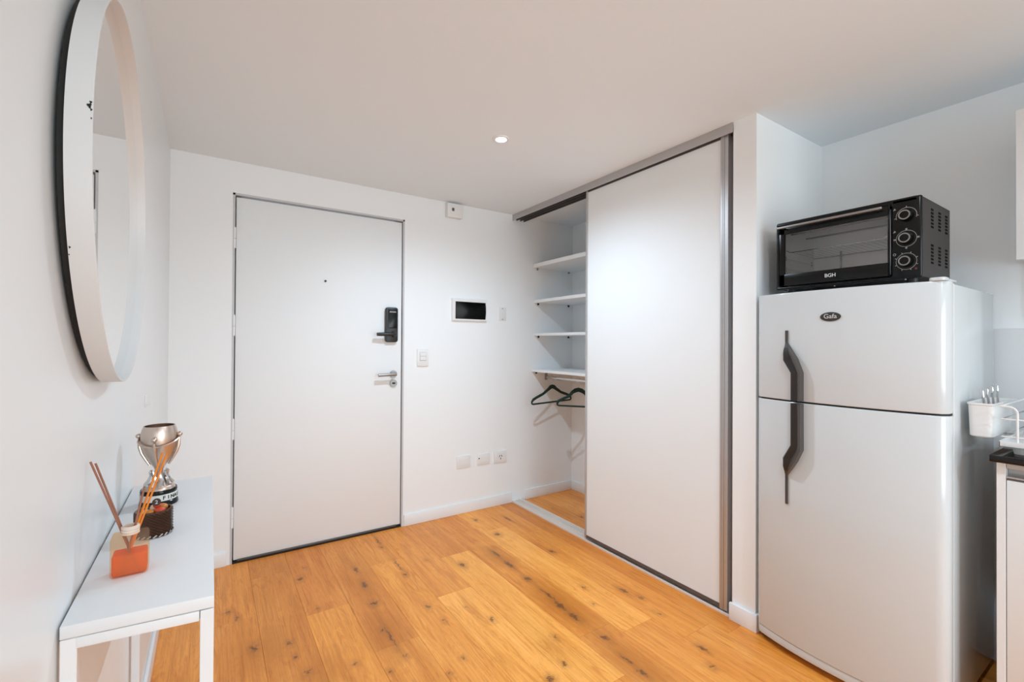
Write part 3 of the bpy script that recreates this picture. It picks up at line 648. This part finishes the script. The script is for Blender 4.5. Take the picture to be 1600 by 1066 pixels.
def fhandle(left, right, parent, zc):
    """outline in (y,z): strip lying on the door that swells to a grip bowed off it"""
    b = NB(); rings = []
    rows = sorted(set([z for _, z in left]+[z for _, z in right]+[min(z for _, z in left)+(max(z for _, z in left)-min(z for _, z in left))*k/24 for k in range(25)]), reverse=True)
    def at(pl, z):
        pl = sorted(pl, key=lambda q: q[1])
        for (y0, z0), (y1, z1) in zip(pl, pl[1:]):
            if z0 <= z <= z1: return y0+(y1-y0)*((z-z0)/(z1-z0) if z1 > z0 else 0)
        return pl[0][0] if z < pl[0][1] else pl[-1][0]
    for z in rows:
        yl, yr = at(left, z), at(right, z); wdt = yl-yr; dep = .006+min(1, max(0, (wdt-.013)/.025))*.020
        xl, xr = dx(yl), dx(yr)
        rings.append([b.verts.new(p) for p in ((xl+.002, yl, z), (xl-dep+.002, yl-.001, z), (xl-dep, yl-wdt*.12, z), (xl-dep*.95, yl-wdt*.60, z), (xr-dep*1.25, yr+wdt*.20, z), (xr-dep*1.2, yr+.001, z), (xr+.002, yr, z))])
    for P1, P2 in zip(rings, rings[1:]):
        for k in range(6): b.faces.new((P1[k], P1[k+1], P2[k+1], P2[k]))
    b.faces.new(rings[0]); b.faces.new(rings[-1][::-1])
    h = obj('handle', b, M['handle'], parent)
    # dark recessed grip face
    b = NB(); rg = []
    for z in rows:
        yl, yr = at(left, z), at(right, z); wdt = yl-yr; dep = .006+min(1, max(0, (wdt-.013)/.025))*.020
        if wdt < .020: continue
        rg.append([b.verts.new(p) for p in ((dx(yl)-dep-.0006, yl-wdt*.10, z), (dx(yl)-dep*.95-.0008, yl-wdt*.62, z), (dx(yl)-dep*.9+.001, yl-wdt*.62, z), (dx(yl)-dep+.001, yl-wdt*.10, z))])
    for P1, P2 in zip(rg, rg[1:]):
        for k in range(4): b.faces.new((P1[k], P1[(k+1) % 4], P2[(k+1) % 4], P2[k]))
    b.faces.new(rg[0]); b.faces.new(rg[-1][::-1])
    obj('grip', b, M['handle_dark'], h)
fhandle([(1.013, 1.426), (1.012, 1.296), (.979, 1.242), (.979, 1.124)], [(1.000, 1.426), (1.000, 1.372), (.956, 1.303), (.934, 1.245), (.934, 1.124)], du, 0)
fhandle([(.979, 1.112), (.979, .931), (1.012, .870), (1.011, .667)], [(.934, 1.112), (.933, .915), (.956, .862), (.999, .793), (.999, .667)], dl, 0)
b = NB(); by0, bz0 = .832, 1.4785
prism(b, [(dx(by0)-.004, by0+.037*math.cos(q), bz0+.0185*math.sin(q)) for q in [2*PI*k/40 for k in range(40)]], (.005, 0, 0), .0008); bd = obj('badge', b, M['badge'], du)
text_mesh('badge_lettering', 'Gafa', .026, (dx(by0)-.0044, by0, bz0+.001), (0, -1, 0), (0, 0, 1), M['print'], bd)

# ------------------------------------------------------------------ toaster oven on the fridge
OY0, OY1, OZ0, OZ1, OX, OXB = .573, 1.098, 1.617, 1.928, 2.200, 2.560
t = thing('toaster_oven', 'black toaster oven with three dials standing on the fridge', 'oven', (2.38, (OY0+OY1)/2, 1.5865))
cy_, cz_ = (OY0+OY1)/2, (OZ0+OZ1)/2
# front frame with window opening and control side
WY0, WY1, WZ0_, WZ1_ = .669, 1.056, 1.686, 1.870
b = NB()
box(b, OX+.004, OX+.022, OY0, .667, OZ0, OZ1, .008, 3)                                  # control side
box(b, OX+.004, OX+.022, OY0+.01, OY1-.002, OZ1-.022, OZ1, .006, 3); box(b, OX+.004, OX+.022, OY0+.01, OY1-.002, OZ0, OZ0+.014, .005, 3); box(b, OX+.004, OX+.022, OY1-.016, OY1, OZ0, OZ1, .008, 3)
obj('front_frame', b, M['blackgloss'], t)
b = NB(); box(b, OX+.022, OXB, OY0+.004, OY0+.006, OZ0+.004, OZ1-.004); box(b, OX+.022, OXB, OY1-.006, OY1-.004, OZ0+.004, OZ1-.004)
box(b, OX+.022, OXB, OY0+.004, OY1-.004, OZ1-.006, OZ1-.004); box(b, OX+.022, OXB, OY0+.004, OY1-.004, OZ0+.004, OZ0+.006); box(b, OXB-.002, OXB, OY0+.004, OY1-.004, OZ0+.004, OZ1-.004)
obj('housing', b, M['ovenside'], t)
b = NB(); CX1 = OXB-.03; cb, ct, cl, cr = OZ0+.025, OZ1-.030, OY1-.022, .675
box(b, OX+.026, CX1, cr, cl, ct, ct+.002); box(b, OX+.026, CX1, cr, cl, cb-.002, cb); box(b, CX1, CX1+.002, cr, cl, cb, ct); box(b, OX+.026, CX1, cl, cl+.002, cb, ct); box(b, OX+.026, CX1, cr-.002, cr, cb, ct)
for z in (1.72, 1.765, 1.805): 
    box(b, OX+.05, CX1-.02, cl-.006, cl, z, z+.004, .001, 1); box(b, OX+.05, CX1-.02, cr, cr+.006, z, z+.004, .001, 1)
obj('cavity', b, M['cavity'], t)
b = NB()
for yy, zz in ((cl-.0405, 1.70), (cl-.0405, 1.0)): pass
for z in (cb+.012, ct-.012):
    for x in (OX+.10, CX1-.08):
        b = NB(); cyl(b, (x, cr, z), (x, cl, z), .0035, seg=10); obj('heating_rod', b, M['steel'], t)
b = NB(); rz = 1.7905; rx0, rx1 = OX+.040, CX1-.03
tube(b, [(rx0, cl-.004, rz+.010), (rx0, cl-.012, rz+.009), (rx0, cl-.024, rz), (rx0, cr+.024, rz), (rx0, cr+.014, rz+.010), (rx0, cr+.006, rz+.011)], .0018, 8)
tube(b, [(rx1, cl-.012, rz), (rx1, cr+.012, rz)], .0018, 8)
for i in range(15): y = cr+.030+(cl-cr-.060)*i/14; cyl(b, (rx0, y, rz), (rx1, y, rz), .0011, seg=6)
obj('wire_rack', b, M['chrome'], t)
for x in (OX+.045, CX1-.03):
    for z in (1.705, 1.755): obj('rack_hook', box(NB(), x, x+.006, cl-.004, cl-.0005, z, z+.022, .001, 1), M['chrome'], t)
obj('back_strip', box(NB(), CX1-.006, CX1-.001, .952, .960, cb, 1.815, .001, 1), M['chrome'], t)
# glazed door
b = NB(); D0, D1, DZ0, DZ1 = .669, 1.080, OZ0+.016, 1.908
box(b, OX-.002, OX+.008, D0, D1, WZ1_, DZ1, .002, 2); box(b, OX-.002, OX+.008, D0, D1, DZ0, WZ0_, .002, 2); box(b, OX-.002, OX+.008, WY1, D1, DZ0, DZ1, .002, 2); box(b, OX-.002, OX+.008, D0, WY0+.006, DZ0, DZ1, .002, 2)
od = obj('door', b, M['blackgloss'], t)
obj('door_glass', box(NB(), OX+.001, OX+.004, WY0+.004, WY1+.002, WZ0_-.002, WZ1_+.002), M['ovenglass'], od)
b = NB(); box(b, OX-.034, OX-.024, .684, 1.078, 1.892, 1.902, .003, 3); obj('handle_bar', b, M['steel'], od)
for y in (.70, 1.062):
    b = NB(); cyl(b, (OX-.028, y, 1.897), (OX-.001, y, 1.897), .005, seg=12); obj('handle_post', b, M['black'], od)
text_mesh('lettering', 'BGH', .021, (OX-.0023, .872, 1.660), (0, -1, 0), (0, 0, 1), M['print'], od, bold=.0003)
# dials
def ring(b, x, y, z, r, wd, a0=0, a1=2*PI, seg=40):
    n = max(6, int(seg*abs(a1-a0)/(2*PI)))
    P1 = []; 
    for i in range(n+1):
        a = a0+(a1-a0)*i/n
        P1.append([b.verts.new((x, y-(r+e)*math.cos(a), z+(r+e)*math.sin(a))) for e in (-wd/2, wd/2)])
    for p, q in zip(P1, P1[1:]): b.faces.new((p[0], p[1], q[1], q[0]))
    return b
for i, zk in enumerate((1.857, 1.770, 1.683)):
    yk = .6185
    b = NB()
    if i == 0: ring(b, OX+.0035, yk, zk, .031, .0022, math.radians(-20), math.radians(200))
    else: ring(b, OX+.0035, yk, zk, .031, .0018)
    n = (3, 4, 8)[i]
    for k in range(n):
        a = (math.radians(-10+100*k) if i == 0 else 2*PI*k/n+(PI/8 if i == 2 else 0)); r0, r1 = .032, (.037 if i != 1 else .039)
        y0, z0, y1, z1 = yk-r0*math.cos(a), zk+r0*math.sin(a), yk-r1*math.cos(a), zk+r1*math.sin(a); s = .0014 if i != 1 else .003
        sy, sz_ = math.sin(a)*s, math.cos(a)*s
        b.faces.new([b.verts.new(v) for v in ((OX+.0035, y0-sy, z0-sz_), (OX+.0035, y1-sy, z1-sz_), (OX+.0035, y1+sy, z1+sz_), (OX+.0035, y0+sy, z0+sz_))])
    # little pictogram left of the dial
    yy, zz = yk+.036, zk+.030
    if i == 2: ring(b, OX+.0035, yy, zz, .004, .002)
    else: b.faces.new([b.verts.new(v) for v in ((OX+.0035, yy+.005, zz-.004), (OX+.0035, yy-.005, zz-.002+.002*i), (OX+.0035, yy, zz+.006))])
    for v in b.verts: pass
    dial = obj('dial_marking', b, M['print_dim'], t, flat=True)
    b = NB(); cyl(b, (OX-.020, yk, zk), (OX+.004, yk, zk), .0185, .0225, seg=36); kn = obj('knob', b, M['blackgloss'], t)
    b = NB(); 
    x0 = OX-.0215
    A_ = [[b.verts.new((x, yk+r*math.cos(a), zk+r*math.sin(a))) for a in [2*PI*k/36 for k in range(36)]] for r, x in ((.0182, OX-.0198), (.0182, x0), (.0140, x0), (.0140, OX-.0198))]
    for P1, P2 in zip(A_, A_[1:]+A_[:1]):
        for k in range(36): b.faces.new((P1[k], P1[(k+1) % 36], P2[(k+1) % 36], P2[k]))
    obj('knob_ring', b, M['steel'], kn)
b = NB(); ring(b, OX+.0033, .590, 1.652, .0025, .003); obj('indicator_lamp', b, M['red'], t)
# vent slots in the side wall
for gz in (1.857, 1.718):
    for j, x in enumerate((2.336, 2.426, 2.513)):
        for k in range(6):
            z = gz+.034-.0134*k; obj('vent_slot', box(NB(), x-.014, x+.014, OY0+.0025, OY0+.0045, z-.0042, z+.0042, .001, 1), M['slot'], t)
for x in (OX+.05, OXB-.05):
    for y in (OY0+.04, OY1-.05):
        b = NB(); cyl(b, (x, y, 1.5865), (x, y, OZ0+.005), .014, .017, seg=16); obj('foot', b, M['black'], t)
for y in (OY1-.05, .86, OY0+.05):
    b = NB(); cyl(b, (OX+.012, y, OZ0-.004), (OX+.012, y, OZ0), .003, seg=8); obj('screw', b, M['steel'], t)

# ------------------------------------------------------------------ kitchen units on the right
KY0, KY1 = -1.4, .389
t = thing('base_cabinet', 'white kitchen base cabinet under the black worktop', 'cabinet', (2.55, (KY0+KY1)/2, 0))
b = NB(); box(b, 2.250, XR-.001, KY1-.022, KY1, .0, .968, .001, 1); box(b, 2.27, XR-.001, KY0, KY1-.022, .10, .118); box(b, 2.31, 2.325, KY0, KY1-.022, 0, .10); box(b, XR-.02, XR-.001, KY0, KY1-.022, .118, .968); box(b, 2.25, XR-.001, KY0-.02, KY0, 0, .968)
obj('carcass', b, M['melamine'], t)
b = NB(); box(b, 2.252, 2.262, KY0, KY1-.023, .948, .967, .001, 1); box(b, 2.285, 2.29, KY0, KY1-.023, .915, .967); box(b, 2.250, 2.29, KY0, KY1-.023, .912, .917, .001, 1); box(b, 2.250, 2.254, KY0, KY1-.023, .912, .922)
obj('grip_channel', b, M['alu'], t)['label'] = 'aluminium grip channel'
yy = KY1-.024
for k in range(3):
    y0 = yy-.56; obj('door', box(NB(), 2.250, 2.268, y0+.003, yy, .105, .909, .0015, 2), M['white_lac'], t); yy = y0
b = NB(); box(b, 2.222, XR-.001, KY0-.02, .402, .9685, .992, .003, 2); tag(obj('worktop', b, M['granite']), 'black polished stone kitchen worktop', 'worktop')
t = thing('wall_cabinet', 'white kitchen wall cabinet at the right edge', 'cabinet', (2.69, -.3, 1.687))
b = NB(); box(b, 2.540, XR-.001, -1.0, .385, 1.700, 2.249, .001, 1); obj('carcass', b, M['melamine'], t)
yy = .385
for k in range(3): obj('door', box(NB(), 2.520, 2.538, yy-.455, yy-.001, 1.687, 2.249, .0015, 2), M['white_lac'], t); yy -= .46
b = NB(); box(b, XR-.008, XR, -1.4, .60, .992, 1.437, .001, 1); tag(obj('splashback', b, M['splash']), 'pale glossy splashback panel behind the worktop', 'splashback')

# dish rack
t = thing('dish_rack', 'white wire dish rack with a plastic drip tray on the worktop', 'dish rack', (2.44, .17, .992))
TX0, TX1, TY0, TY1 = 2.270, 2.640, -.06, .388
b = NB(); box(b, TX0, TX1, TY0, TY1, 1.016, 1.021, .002, 2)
for a in ((TX0, TX0+.006, TY0, TY1), (TX1-.006, TX1, TY0, TY1), (TX0, TX1, TY0, TY0+.006), (TX0, TX1, TY1-.006, TY1)): box(b, *a, 1.016, 1.036, .002, 2)
obj('drip_tray', b, M['white_pl'], t)
for x in (TX0+.05, TX1-.05):
    for y in (TY0+.05, TY1-.045):
        b = NB(); cyl(b, (x, y, .992), (x, y, 1.017), .016, .022, seg=16); obj('foot', b, M['white_pl'], t)
b = NB()
def arc(x, y0, y1, zt, z0=1.036, r=.03):
    p = [(x, y0, z0)]
    for i in range(7): a = PI-PI/2*i/6; p.append((x, y0+r+r*math.cos(a), zt-r+r*math.sin(a)))
    for i in range(7): a = PI/2-PI/2*i/6; p.append((x, y1-r+r*math.cos(a), zt-r+r*math.sin(a)))
    return p+[(x, y1, z0)]
for x in (TX0+.008, TX1-.008):
    tube(b, [(x, TY1-.004, 1.155)]+[(x, TY1-.022-.022*math.sin(PI/2*i/5), 1.133+.022*math.cos(PI/2*i/5)) for i in range(6)]+[(x, TY1-.044, 1.036)], .0033, 8)
    tube(b, [(x, TY0+.004, 1.155)]+[(x, TY0+.022+.022*math.sin(PI/2*i/5), 1.133+.022*math.cos(PI/2*i/5)) for i in range(6)]+[(x, TY0+.044, 1.036)], .0033, 8)
for y in (TY0+.004, TY1-.004): tube(b, [(TX0+.008, y, 1.155), (TX1-.008, y, 1.155)], .003, 8)
for z in (1.052, 1.112):
    tube(b, [(TX0+.008, TY0+.01, z), (TX1-.008, TY0+.01, z), (TX1-.008, TY1-.008, z), (TX0+.008, TY1-.008, z)], .0026, 8, closed=True)
for i in range(9): y = TY0+.06+.04*i; tube(b, [(TX0+.012, y, 1.04), (TX1-.012, y, 1.04)], .002, 6)
for i in range(9):
    y = TY0+.06+.04*i; tube(b, [(TX0+.12, y, 1.04), (TX0+.12, y+.0, 1.095), (TX0+.135, y, 1.10), (TX0+.15, y, 1.095), (TX0+.15, y, 1.04)], .0018, 6)
obj('wire_frame', b, M['rack'], t)
HX0, HX1, HY0, HY1 = 2.300, 2.600, .4045, .470
t = thing('cutlery_holder', 'white plastic cutlery holder hooked on the dish rack end', 'cutlery holder', ((HX0+HX1)/2, (HY0+HY1)/2, 1.036))
b = NB(); A_ = []
for z, g, w_ in ((1.036, .006, 0), (1.040, .002, 0), (1.150, -.0015, 0), (1.152, -.004, 0), (1.158, -.004, 0), (1.158, -.001, 0), (1.150, .002, 0), (1.045, .006, 0)):
    A_.append([b.verts.new(((HX0+HX1)/2+x, (HY0+HY1)/2+y, z)) for x, y in rounded(HX1-HX0-2*g, HY1-HY0-2*g, .016, 5)])
for P1, P2 in zip(A_, A_[1:]):
    n = len(P1)
    for k in range(n): b.faces.new((P1[k], P1[(k+1) % n], P2[(k+1) % n], P2[k]))
b.faces.new(A_[0][::-1]); b.faces.new(A_[-1]); obj('cup', b, M['white_pl'], t)
for x in (2.34, 2.56):
    b = NB(); tube(b, [(x, HY0+.002, 1.150), (x, HY0-.006, 1.160), (x, HY0-.016, 1.1605)], .002, 6); obj('hook', b, M['white_pl'], t)
CUT = [((2.42, .442, 1.05), (2.400, .452, 1.200)), ((2.475, .440, 1.05), (2.455, .450, 1.203)), ((2.525, .438, 1.05), (2.512, .447, 1.208)), ((2.575, .436, 1.05), (2.572, .444, 1.213))]
nm = ['nearest the fridge front edge', 'second from the fridge front edge', 'third from the fridge front edge', 'nearest the wall']
for (p, q), w_ in zip(CUT, nm):
    p, q = Vector(p), Vector(q); b = NB(); tube(b, [p, p.lerp(q, .5), p.lerp(q, .8), p.lerp(q, .96), q], [.002, .003, .0052, .0056, .003], 10, ry=None)
    tag(obj('cutlery', b, M['chrome']), 'steel cutlery handle in the white holder, '+w_, 'cutlery', 'cutlery in the holder')
def plate_thing(y, tilt, label, r=.09):
    prof = [(0, .004), (r*.6, .004), (r*.72, .008), (r, .016), (r, .018), (r*.7, .011), (r*.58, .007), (0, .007)]
    b = NB(); lathe(b, prof, (0, 0, 0), 40); bmesh.ops.transform(b, matrix=Matrix.Translation((2.43, y, 1.043+r*.98)) @ Matrix.Rotation(PI/2+tilt, 4, 'X'), verts=b.verts)
    tag(obj('plate', b, M['white_pl']), label, 'plate', 'plates in the dish rack')
plate_thing(.225, .18, 'white plate leaning in the dish rack')
